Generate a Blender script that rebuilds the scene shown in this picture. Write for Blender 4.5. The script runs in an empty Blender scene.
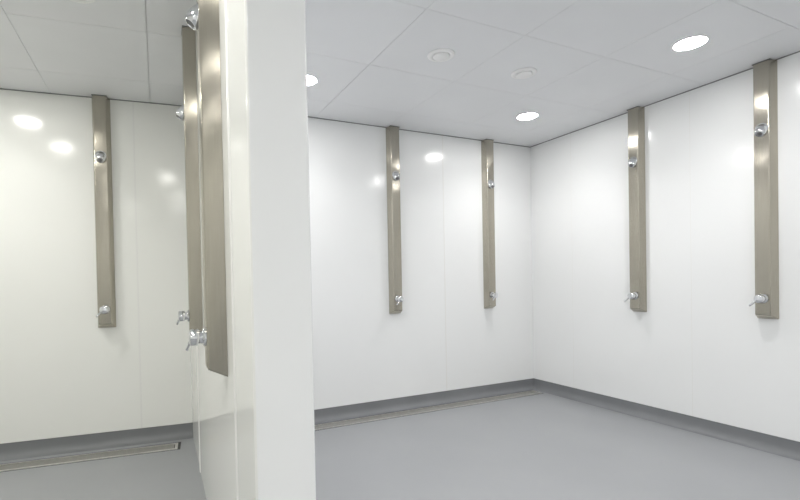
import bpy, bmesh, math, random
from mathutils import Vector, Matrix
random.seed(4)
PI = math.pi
C = bpy.context.scene.collection
H = 2.4            # ceiling height
SK = 0.10          # top of the coved skirting

# ------------------------------------------------------------------ materials
def mat(name, base, rough=.5, metal=0., spec=.5, coat=0., emis=None, estr=0.):
    m = bpy.data.materials.new(name); m.use_nodes = True
    b = m.node_tree.nodes['Principled BSDF']
    b.inputs['Base Color'].default_value = (*base, 1)
    b.inputs['Roughness'].default_value = rough
    b.inputs['Metallic'].default_value = metal
    b.inputs['Specular IOR Level'].default_value = spec
    b.inputs['Coat Weight'].default_value = coat
    if emis:
        b.inputs['Emission Color'].default_value = (*emis, 1)
        b.inputs['Emission Strength'].default_value = estr
    return m

def noise_mix(m, c1, c2, scale, detail=3, stretch=(1, 1, 1), bump=0., rough=None):
    nt = m.node_tree; N = nt.nodes; L = nt.links; b = N['Principled BSDF']
    tc = N.new('ShaderNodeTexCoord'); mp = N.new('ShaderNodeMapping')
    mp.inputs['Scale'].default_value = stretch
    nz = N.new('ShaderNodeTexNoise'); nz.inputs['Scale'].default_value = scale
    nz.inputs['Detail'].default_value = detail
    L.new(tc.outputs['Object'], mp.inputs['Vector']); L.new(mp.outputs['Vector'], nz.inputs['Vector'])
    r = N.new('ShaderNodeValToRGB')
    r.color_ramp.elements[0].position = .35; r.color_ramp.elements[1].position = .65
    r.color_ramp.elements[0].color = (*c1, 1); r.color_ramp.elements[1].color = (*c2, 1)
    L.new(nz.outputs['Fac'], r.inputs['Fac']); L.new(r.outputs['Color'], b.inputs['Base Color'])
    if bump:
        bp = N.new('ShaderNodeBump'); bp.inputs['Strength'].default_value = bump
        bp.inputs['Distance'].default_value = .002
        L.new(nz.outputs['Fac'], bp.inputs['Height']); L.new(bp.outputs['Normal'], b.inputs['Normal'])
    if rough:
        mr = N.new('ShaderNodeMapRange')
        mr.inputs['To Min'].default_value, mr.inputs['To Max'].default_value = rough
        L.new(nz.outputs['Fac'], mr.inputs['Value']); L.new(mr.outputs['Result'], b.inputs['Roughness'])
    return m

M = {}
M['cladding'] = noise_mix(mat('white_gloss_cladding', (.84, .845, .84), .145, spec=.5),
                          (.89, .90, .90), (.905, .915, .915), 1.3, 2, bump=.02)
M['cladding_warm'] = noise_mix(mat('ivory_gloss_cladding', (.82, .82, .77), .135, spec=.5),
                          (.89, .895, .865), (.905, .91, .88), 1.3, 2, bump=.02)
M['cladding_sheet'] = noise_mix(mat('glossy_partition_cladding', (.82, .82, .77), .06, spec=.6),
                          (.89, .895, .865), (.905, .91, .88), 1.3, 2, bump=.02)
M['joint'] = mat('white_joint_strip', (.86, .86, .84), .25)
M['gap'] = mat('shadow_gap', (.25, .25, .25), .7)
M['tile'] = noise_mix(mat('ceiling_tile', (.70, .71, .72), .55), (.85, .86, .88), (.87, .88, .90), 2.0, 2)
M['vinyl'] = noise_mix(mat('grey_vinyl', (.33, .34, .36), .42, spec=.4), (.315, .325, .338), (.34, .35, .363), 1.6, 4, rough=(.36, .5))
M['skirt_shaded'] = noise_mix(mat('grey_vinyl_skirting_shaded', (.30, .31, .325), .45, spec=.4), (.20, .207, .218), (.22, .227, .238), 3, 3)  # floor vinyl with the upright face's weaker light darkened into its colour
M['steel'] = noise_mix(mat('brushed_steel', (.42, .38, .31), .24, metal=1.), (.455, .425, .36), (.50, .47, .40), 60, 3, (8, 8, .12), rough=(.23, .27))
M['drain_steel'] = noise_mix(mat('drain_steel', (.5, .49, .46), .45, metal=1.), (.78, .77, .74), (.9, .89, .86), 40, 3, (1, 8, 1))
_n = M['steel'].node_tree; _t = _n.nodes.new('ShaderNodeTangent'); _t.direction_type = 'RADIAL'; _t.axis = 'Z'
_b = _n.nodes['Principled BSDF']; _b.inputs['Anisotropic'].default_value = .95
_b.inputs['Anisotropic Rotation'].default_value = 0.
_n.links.new(_t.outputs['Tangent'], _b.inputs['Tangent'])
M['chrome'] = mat('chrome', (.75, .76, .78), .08, metal=1.)
M['dark'] = mat('dark_rubber', (.03, .03, .03), .5)
M['nozzle'] = mat('grey_nozzle', (.16, .16, .165), .4)
M['channel'] = mat('drain_channel_shade', (.05, .05, .048), .6)  # near-black colour stands for the shadow in the drain recess
M['grate'] = mat('drain_grate', (.45, .44, .41), .5, metal=.8)
M['white_plastic'] = mat('white_plastic', (.96, .96, .96), .35)
M['lamp'] = mat('lamp_diffuser', (.9, .9, .9), .5, emis=(1, .985, .97), estr=101.)
M['lamp_warm'] = mat('lamp_diffuser_warm', (.9, .9, .88), .5, emis=(1, .985, .93), estr=93.)

# ------------------------------------------------------------------ helpers
def obj(name, bm, m, parent=None, smooth=False, mats=None):
    bmesh.ops.recalc_face_normals(bm, faces=bm.faces[:])
    me = bpy.data.meshes.new(name); bm.to_mesh(me); bm.free()
    for mm in (mats or [m]): me.materials.append(mm)
    if smooth:
        for p in me.polygons: p.use_smooth = True
    o = bpy.data.objects.new(name, me); C.objects.link(o)
    if parent: o.parent = parent
    return o

def struct(name, bm, m, **k):
    o = obj(name, bm, m, **k); o['kind'] = 'structure'; return o

def thing(name, label, cat, loc, rotz=0, group=None):
    o = bpy.data.objects.new(name, None); C.objects.link(o)
    o.empty_display_size = .1
    o.location = loc; o.rotation_euler = (0, 0, rotz)
    o['label'] = label; o['category'] = cat
    if group: o['group'] = group
    return o

def add_prism(bm, pts, z0, z1):
    a = [bm.verts.new((x, y, z0)) for x, y in pts]; b = [bm.verts.new((x, y, z1)) for x, y in pts]
    n = len(pts)
    bm.faces.new(a); bm.faces.new(b)
    for i in range(n): bm.faces.new((a[i], a[(i+1) % n], b[(i+1) % n], b[i]))

def add_box(bm, x0, x1, y0, y1, z0, z1):
    add_prism(bm, [(x0, y0), (x1, y0), (x1, y1), (x0, y1)], z0, z1)

def bevel(bm, w, seg=2, angle=20):
    es = [e for e in bm.edges if len(e.link_faces) == 2 and e.calc_face_angle(0) > math.radians(angle)]
    bmesh.ops.bevel(bm, geom=es, offset=w, segments=seg, profile=.5, affect='EDGES')

def add_lathe(bm, prof, mtx=Matrix(), n=40, close=True):
    """prof: list of (r, t) along +Z of mtx"""
    rings = []
    for r, t in prof:
        if r < 1e-6: rings.append([bm.verts.new(mtx @ Vector((0, 0, t)))])
        else: rings.append([bm.verts.new(mtx @ Vector((r*math.cos(2*PI*i/n), r*math.sin(2*PI*i/n), t))) for i in range(n)])
    for a, b in zip(rings, rings[1:]):
        if len(a) == 1 and len(b) == 1: continue
        for i in range(n):
            j = (i+1) % n
            if len(a) == 1: bm.faces.new((a[0], b[i], b[j]))
            elif len(b) == 1: bm.faces.new((a[i], a[j], b[0]))
            else: bm.faces.new((a[i], a[j], b[j], b[i]))
    if close:
        for rr in (rings[0], rings[-1]):
            if len(rr) > 1: bm.faces.new(rr)

def aim(origin, direction):
    q = Vector(direction).to_track_quat('Z', 'Y')
    return Matrix.Translation(origin) @ q.to_matrix().to_4x4()

def shade_auto(o, ang=35):
    me = o.data
    for p in me.polygons: p.use_smooth = True
    bm = bmesh.new(); bm.from_mesh(me)
    for e in bm.edges:
        e.smooth = not (len(e.link_faces) == 2 and e.calc_face_angle(0) > math.radians(ang))
    bm.to_mesh(me); bm.free()

# ------------------------------------------------------------------ plan of the room
LX0, RY = -5.25, -5.4                                 # far-left wall, rear wall
LM = -0.1095                                          # slope of the left bay's back wall
def ly(x): return 0.120 + LM*(x + 3.2)                # left bay back wall
def px(y): return -3.213 + 0.0305*y                   # partition, face towards the left bay
PEND, PTH = -2.384, 0.149
TL = math.atan(LM)                                    # turn of left bay wall
TP = -PI/2 - math.atan(.0305)

# floor
bm = bmesh.new(); add_box(bm, LX0-.1, .1, RY-.1, .5, -.1, 0)
struct('floor', bm, M['vinyl'])

# walls: gloss cladding hanging over the coved skirting
bm = bmesh.new(); add_box(bm, -3.12, .1, 0, .12, SK, H+.06); struct('wall_back', bm, M['cladding'])
bm = bmesh.new(); add_box(bm, 0, .12, RY-.1, -.0005, SK, H+.06); struct('wall_right', bm, M['cladding'])
bm = bmesh.new(); add_prism(bm, [(-3.15, ly(-3.15)), (-3.15, ly(-3.15)+.12), (LX0, ly(LX0)+.12), (LX0, ly(LX0))], SK, H+.06)
struct('wall_back_left', bm, M['cladding_warm'])
bm = bmesh.new(); add_box(bm, LX0-.12, LX0, RY-.1, ly(LX0)+.12, 0, H+.06); struct('wall_left', bm, M['cladding_warm'])
bm = bmesh.new(); add_box(bm, LX0, 0, RY-.12, RY, 0, H+.06); struct('wall_rear', bm, M['cladding'])

# partition between the two bays
bm = bmesh.new()
pp = [(px(.13), .13), (px(PEND), PEND), (px(PEND)+PTH, PEND), (px(.13)+PTH, .13)]
add_prism(bm, pp, 0, H+.05)
vert_edges = [e for e in bm.edges if abs(e.verts[0].co.z - e.verts[1].co.z) > 1 and e.verts[0].co.y < -1]
bmesh.ops.bevel(bm, geom=vert_edges, offset=.008, segments=4, profile=.5, affect='EDGES')
w = struct('wall_partition', bm, M['cladding_warm'], mats=[M['cladding_sheet'], M['cladding']])
for p in w.data.polygons:
    if p.normal.x > -.4: p.material_index = 1
shade_auto(w)

# coved skirting: profile (distance out of the wall, height)
COVE = [(-.02, SK-.001), (-.003, SK-.001), (-.003, .050), (0, .034), (.007, .020), (.018, .009), (.032, .003), (.048, .0008), (.048, -.01), (-.02, -.01)]
def cove(name, a, b, out):
    """a, b: ends at the wall line, out: unit vector into the room; mitred by the caller's end points"""
    bm = bmesh.new(); rings = []
    for (q, dq) in (a, b):
        rings.append([bm.verts.new((q[0] + out[0]*d + dq[0]*d, q[1] + out[1]*d + dq[1]*d, z)) for d, z in COVE])
    n = len(COVE)
    for i in range(n): bm.faces.new((rings[0][i], rings[0][(i+1) % n], rings[1][(i+1) % n], rings[1][i]))
    bm.faces.new(rings[0]); bm.faces.new(rings[1])
    o = struct(name, bm, M['skirt_shaded']); shade_auto(o, 40); return o
cove('baseboard_back', ((-3.13, 0), (0, 0)), ((0, 0), (-1, 0)), (0, -1))
cove('baseboard_right', ((0, 0), (0, -1)), ((0, RY), (0, 0)), (-1, 0))
nl = (math.sin(TL), -math.cos(TL))
cove('baseboard_back_left', ((px(.12)+.01, ly(px(.12)+.01)), (0, 0)), ((LX0, ly(LX0)), (0, 0)), nl)

# dark shadow gap where the cladding meets the ceiling
bm = bmesh.new(); add_box(bm, -3.07, 0, -.004, .01, H-.006, H+.004); struct('trim_1', bm, M['gap'])
bm = bmesh.new(); add_box(bm, -.004, .01, RY, -.004, H-.006, H+.004); struct('trim_2', bm, M['gap'])
bm = bmesh.new(); add_prism(bm, [(-3.2, ly(-3.2)-.004), (-3.2, ly(-3.2)+.01), (LX0, ly(LX0)+.01), (LX0, ly(LX0)-.004)], H-.006, H+.004)
struct('trim_3', bm, M['gap'])

# joint strips of the cladding sheets
def joint(n, q, rot, w=.012, t=.0015, m='joint', z0=SK):
    bm = bmesh.new(); add_box(bm, -w/2, w/2, -t, .004, z0, H-.006); bevel(bm, t*.45, 1)
    o = struct('trim_%d' % n, bm, M[m]); o.location = (q[0], q[1], 0); o.rotation_euler.z = rot
joint(4, (-1.049, 0), 0, .008, .001)
joint(6, (0, -1.478), -PI/2, .003, .0005)
joint(7, (0, -.477), -PI/2, .003, .0005)
joint(8, (-3.545, ly(-3.545)), TL, .010, .001)
joint(9, (-4.75, ly(-4.75)), TL, .010, .001)
def round_joint(n, q, rot, w, t):
    bm = bmesh.new()
    add_prism(bm, [(-w/2*math.cos(PI*i/10), -t*math.sin(PI*i/10)) for i in range(11)], 0, H-.006)
    o = struct('trim_%d' % n, bm, M['joint']); o.location = (q[0], q[1], 0); o.rotation_euler.z = rot; shade_auto(o, 50)
round_joint(10, (px(-.57), -.57), TP, .05, .005)
round_joint(11, (px(-2.09), -2.09), TP, .024, .005)

# ceiling: lay-in tiles with fine open joints and a dark void above
bm = bmesh.new()
def tile(c, g=.0011):
    cx = sum(p[0] for p in c)/4; cy = sum(p[1] for p in c)/4
    z = H + random.uniform(0, .0003)
    tx, ty = 0, 0
    lo = []; hi = []
    for x, y in c:
        dx, dy = x-cx, y-cy
        xx = x - math.copysign(g, dx); yy = y - math.copysign(g, dy)
        zz = z + tx*dx + ty*dy
        lo.append(bm.verts.new((xx, yy, zz))); hi.append(bm.verts.new((xx, yy, zz+.012)))
    bm.faces.new(lo); bm.faces.new(hi)
    for i in range(4): bm.faces.new((lo[i], lo[(i+1) % 4], hi[(i+1) % 4], hi[i]))
XB = -3.2
xs = [.05] + [-.39 - .6215*k for k in range(5)]; xs = [x for x in xs if x > XB+.1] + [XB]
ys = [.05] + [-.345 - .62*k for k in range(9)]; ys = [y for y in ys if y > RY] + [RY]
for i in range(len(xs)-1):
    for j in range(len(ys)-1):
        tile([(xs[i], ys[j]), (xs[i+1], ys[j]), (xs[i+1], ys[j+1]), (xs[i], ys[j+1])])
def lc(i, j):                                           # corner of the left bay grid
    x = -3.44 - .605*i; y0 = -.215 + .635*(1-j)
    y = y0 - .12*(x + 3.44)
    return (x + .027*y, y)
for i in range(0, 3):
    for j in range(0, 10):
        tile([lc(i, j), lc(i+1, j), lc(i+1, j+1), lc(i, j+1)], .0012)
for j in range(0, 10):
    a, b = lc(0, j), lc(0, j+1)
    tile([(XB, a[1]-.12*(XB-a[0])), a, b, (XB, b[1]-.12*(XB-b[0]))], .0012)
add_box(bm, LX0-.1, .1, RY-.1, .5, H+.016, H+.05)
ce = struct('ceiling', bm, M['tile'])

# ------------------------------------------------------------------ shower panels
def make_panel(label):
    t = thing('shower_panel', label, 'shower panel', (0, 0, 0), 0, 'brushed steel shower panels')
    W, w, d = .1125, .080, .060
    z0, zf, z1 = 0, .026, H - .004 - .822
    bm = bmesh.new()
    def v(x, y, z): return bm.verts.new((x, y, z))
    A = [v(-W/2, 0, z0), v(W/2, 0, z0), v(W/2, 0, z1), v(-W/2, 0, z1)]
    B = [v(-w/2, -d, zf), v(w/2, -d, zf), v(w/2, -d, z1), v(-w/2, -d, z1)]
    bm.faces.new(A); bm.faces.new(B)
    for i in range(4): bm.faces.new((A[i], A[(i+1) % 4], B[(i+1) % 4], B[i]))
    es = [e for e in bm.edges if all(x in B for x in e.verts)] + [e for e in bm.edges if (e.verts[0] in B) != (e.verts[1] in B) and min(e.verts[0].co.z, e.verts[1].co.z) < .5]
    bmesh.ops.bevel(bm, geom=es, offset=.006, segments=4, profile=.5, affect='EDGES')
    body = obj('column_body', bm, M['steel'], t); shade_auto(body, 30)
    bm = bmesh.new(); add_box(bm, -w/2-.006, w/2+.006, -d-.001, -.002, z1-.004, z1+.0015)
    obj('top_gasket', bm, M['gap'], t)
    # shower head, tilted down
    hz = 1.976 - .822
    ax = Vector((0, -math.cos(math.radians(50)), -math.sin(math.radians(50))))
    o = Vector((0, -d+.012, hz+.018))
    bm = bmesh.new()
    add_lathe(bm, [(.027, -.012), (.030, 0), (.0315, .016), (.031, .030), (.0285, .042), (.024, .050), (.020, .0535), (.018, .0535), (.0165, .049), (0, .049)], aim(o, ax))
    hd = obj('shower_head', bm, M['chrome'], t); shade_auto(hd, 28)
    bm = bmesh.new(); add_lathe(bm, [(.0125, .0485), (.0125, .0512), (.009, .052), (0, .052)], aim(o, ax), 28)
    obj('nozzle', bm, M['nozzle'], hd)
    bm = bmesh.new(); add_lathe(bm, [(.035, 0), (.035, .003), (.032, .005), (0, .005)], aim(Vector((0, -d-.0005+.001, hz+.012)), (0, -1, 0)))
    fl = obj('head_flange', bm, M['chrome'], t); shade_auto(fl, 30)
    # push / lever control
    kz = .950 - .822
    bm = bmesh.new()
    add_lathe(bm, [(.030, -.001), (.030, .005), (.027, .009), (.021, .011), (.0205, .018), (.0205, .020), (0, .020)], aim(Vector((0, -d, kz)), (0, -1, 0)))
    fl = obj('control_flange', bm, M['chrome'], t); shade_auto(fl, 30)
    bm = bmesh.new()
    add_lathe(bm, [(.020, .019), (.0255, .022), (.0265, .027), (.0265, .044), (.0245, .0485), (.019, .051), (0, .0515)], aim(Vector((0, -d, kz)), (0, -1, 0)))
    kn = obj('control_knob', bm, M['chrome'], t); shade_auto(kn, 30)
    bm = bmesh.new()
    add_lathe(bm, [(.0065, 0), (.0058, .040), (.006, .046), (.0045, .049), (0, .0495)], aim(Vector((-.012, -d-.044, kz-.010)), Vector((-.66, -.25, -.71))), 16)
    lv = obj('lever', bm, M['chrome'], kn); shade_auto(lv, 40)
    return t

def dup(root, label):
    r = root.copy(); C.objects.link(r); r['label'] = label
    for ch in list(root.children):
        c = ch.copy(); C.objects.link(c); c.parent = r
        for g in ch.children:
            e = g.copy(); C.objects.link(e); e.parent = c
    return r
spots = [
    (-3.743, ly(-3.743), TL, 'steel shower panel alone on the left bay back wall, above the short floor drain'),
    (px(-1.885), -1.885, TP, 'nearest steel shower panel, on the white partition beside its free end'),
    (px(-.95), -.95, TP, 'steel shower panel on the partition, half hidden behind the nearest panel'),
    (-1.569, 0, 0, 'steel shower panel on the back wall of the right bay, close to the partition'),
    (-.557, 0, 0, 'steel shower panel on the back wall, next to the room corner'),
    (0, -1.101, -PI/2, 'steel shower panel on the right wall, the one nearer the room corner'),
    (0, -1.921, -PI/2, 'steel shower panel at the right edge of the photo, nearest on the right wall'),
]
proto = None
for x, y, r, lab in spots:
    o = proto = make_panel(lab) if proto is None else None
    break
panels = [proto] + [dup(proto, s[3]) for s in spots[1:]]
for o, (x, y, r, lab) in zip(panels, spots):
    o.location = (x + math.sin(r)*.0006, y - math.cos(r)*.0006, .822 if y > -1.6 or x > -1 else .812); o.rotation_euler.z = r

# ------------------------------------------------------------------ ceiling fittings
def make_light(label, m='lamp'):
    t = thing('downlight', label, 'ceiling light', (0, 0, 0), 0, 'round ceiling downlights')
    bm = bmesh.new()
    add_lathe(bm, [(.077, .002), (.077, -.003), (.083, -.004), (.086, -.0015), (.086, .004), (.077, .004)], n=56, close=False)
    f = obj('trim_ring', bm, M['white_plastic'], t); shade_auto(f, 40)
    bm = bmesh.new(); add_lathe(bm, [(.0775, .003), (.0775, -.0025), (0, -.0025)], n=56)
    obj('diffuser', bm, M[m], t)
    ld = bpy.data.lights.new('led_array', 'AREA'); ld.shape = 'DISK'; ld.size = .150; ld.energy = 2.9
    ld.spread = math.radians(125); ld.color = (1, .985, .97) if m == 'lamp' else (1, .985, .93)
    lo = bpy.data.objects.new('led_array', ld); C.objects.link(lo); lo.parent = t; lo.location = (0, 0, -.0045)
    return t
LIGHTS = [
    (-.71, -1.885, 'large bright round downlight above the right wall, nearest lit lamp'),
    (-.69, -.655, 'small bright round downlight in the ceiling near the back corner'),
    (-2.545, -.62, 'bright round downlight half hidden by the partition edge'),
    (-2.50, -1.895, 'round downlight over the right bay, above the frame'),
    (-1.75, -3.135, 'added unseen round downlight over the right bay, level with the camera'),  # extra lamp added out of view for light, its wall reflection hidden
    (-1.90, -4.0, 'added unseen round downlight in the middle of the room, behind the camera'),  # unseen fill lamp, placed clear of the partition end's reflection
    (-3.95, -4.6, 'added unseen round downlight near the rear wall, right behind the camera'),  # added out of view to brighten the partition's free end
    (-1.60, -4.4, 'added unseen round downlight near the rear wall'),  # unseen fill lamp added where the partition hides its reflection
]
pl = make_light(LIGHTS[0][2]); first = True
for x, y, lab in LIGHTS:
    o = pl if first else dup(pl, lab); first = False
    o.location = (x, y, H - .001)
LL = [(-4.43, -.40, 'warm round downlight over the left bay, left of the frame'),
      (-4.45, -1.10, 'second warm round downlight over the left bay, out of the frame'),
      (-3.75, -2.30, 'third warm round downlight over the left bay, out of the frame'),
      (-4.75, -4.70, 'added unseen warm round downlight in the far rear corner, behind the camera'),  # added to brighten the rear wall that the steel reflects
      (-3.80, -3.55, 'warm round downlight over the left bay, behind the camera')]
pw = make_light(LL[0][2], 'lamp_warm'); first = True
for x, y, lab in LL:
    o = pw if first else dup(pw, lab); first = False
    o.location = (x, y, H - .001)

def make_vent(label):
    t = thing('ceiling_vent', label, 'ceiling vent', (0, 0, 0), 0, 'unlit round ceiling vents')
    bm = bmesh.new()
    add_lathe(bm, [(.050, .004), (.050, -.004), (.056, -.009), (.070, -.0075), (.077, -.003), (.077, .004)], n=56, close=False)
    f = obj('rim', bm, M['white_plastic'], t); shade_auto(f, 50)
    bm = bmesh.new(); add_lathe(bm, [(.0475, .002), (.0475, -.010), (.044, -.013), (0, -.016)], n=56)
    f = obj('disc', bm, M['white_plastic'], t); shade_auto(f, 50)
    return t
v1 = make_vent('unlit white round vent disc in the ceiling, left of the other vent disc')
v1.location = (-1.925, -1.232, H-.001)
v2 = dup(v1, 'unlit white round vent disc in the ceiling, just above the small bright downlight')
v2.location = (-1.300, -1.238, H-.001)

v3 = dup(v1, 'white vent disc in the left bay ceiling, cut by the photo top edge')
v3.location = (-3.744, -1.09, H-.001)

# ------------------------------------------------------------------ linear floor drains
def make_drain(label, L, w, loc, rot):
    """local: x from 0 to -L, y from 0 to -w"""
    t = thing('floor_drain', label, 'floor drain', loc, rot, 'linear floor drains')
    e, f = .010, .018                                    # dark line painting the recess lip's shadow around the steel, frame width
    bm = bmesh.new(); add_box(bm, -L, 0, -w, 0, .0002, .0006); obj('channel', bm, M['channel'], t)
    bm = bmesh.new()
    x0, x1, y0, y1 = -L+e, -e*1.8, -w+e*.7, -e*2.2  # wider dark margin on the wall side paints the lip's shadow
    add_box(bm, x0, x1, y1-f, y1, .0007, .0045); add_box(bm, x0, x1, y0, y0+f, .0007, .0045)
    add_box(bm, x0, x0+f, y0+f, y1-f, .0007, .0045); add_box(bm, x1-f, x1, y0+f, y1-f, .0007, .0045)
    obj('frame', bm, M['drain_steel'], t)
    bm = bmesh.new()
    gy0, gy1 = y0+f+.007, y1-f-.007; gx0, gx1 = x0+f+.005, x1-f-.005
    for k in range(4):
        y = gy0 + .008 + k*(gy1-gy0-.016)/3
        add_box(bm, gx0, gx1, y-.008, y+.008, .0007, .0034)
    n = int(L/.05)
    for k in range(n+1):
        x = gx0 + (gx1-gx0-.008)*k/n
        add_box(bm, x, x+.008, gy0, gy1, .0007, .0030)
    obj('grate', bm, M['grate'], t)
    return t
make_drain('long steel channel drain along the back wall of the right bay', 2.98, .145, (-.07, -.052, 0), 0)
xl = -3.295
make_drain('steel channel drain on the left bay floor, ending by the partition', 1.85, .155, (xl, ly(xl)-.100, 0), TL)

# ------------------------------------------------------------------ camera
f, cx, cy, yaw, pit, rol = 464.0536, 359.21552, 286.91483, 0.43567, -0.01421, -0.02046
fw = Vector((math.sin(yaw)*math.cos(pit), math.cos(yaw)*math.cos(pit), math.sin(pit)))
r = Vector((math.cos(yaw), -math.sin(yaw), 0)); u = r.cross(fw)
r2 = r*math.cos(rol) + u*math.sin(rol); u2 = -r*math.sin(rol) + u*math.cos(rol)
cd = bpy.data.cameras.new('camera'); cam = bpy.data.objects.new('camera', cd); C.objects.link(cam)
m = Matrix((r2, u2, -fw)).transposed().to_4x4(); m.translation = (-3.5114, -3.46016, 1.11297)
cam.matrix_world = m
cd.sensor_width = 36; cd.lens = f*36/800
cd.shift_x = (400-cx)/800; cd.shift_y = (cy-250)/800; cd.clip_start = .01
sc = bpy.context.scene; sc.camera = cam

w = bpy.data.worlds.new('world'); sc.world = w; w.use_nodes = True
w.node_tree.nodes['Background'].inputs['Color'].default_value = (.5, .5, .5, 1)
w.node_tree.nodes['Background'].inputs['Strength'].default_value = .0
vs = sc.view_settings
vs.view_transform = 'Standard'; vs.look = 'None'; vs.gamma = 1; vs.use_curve_mapping = False; vs.exposure = 0
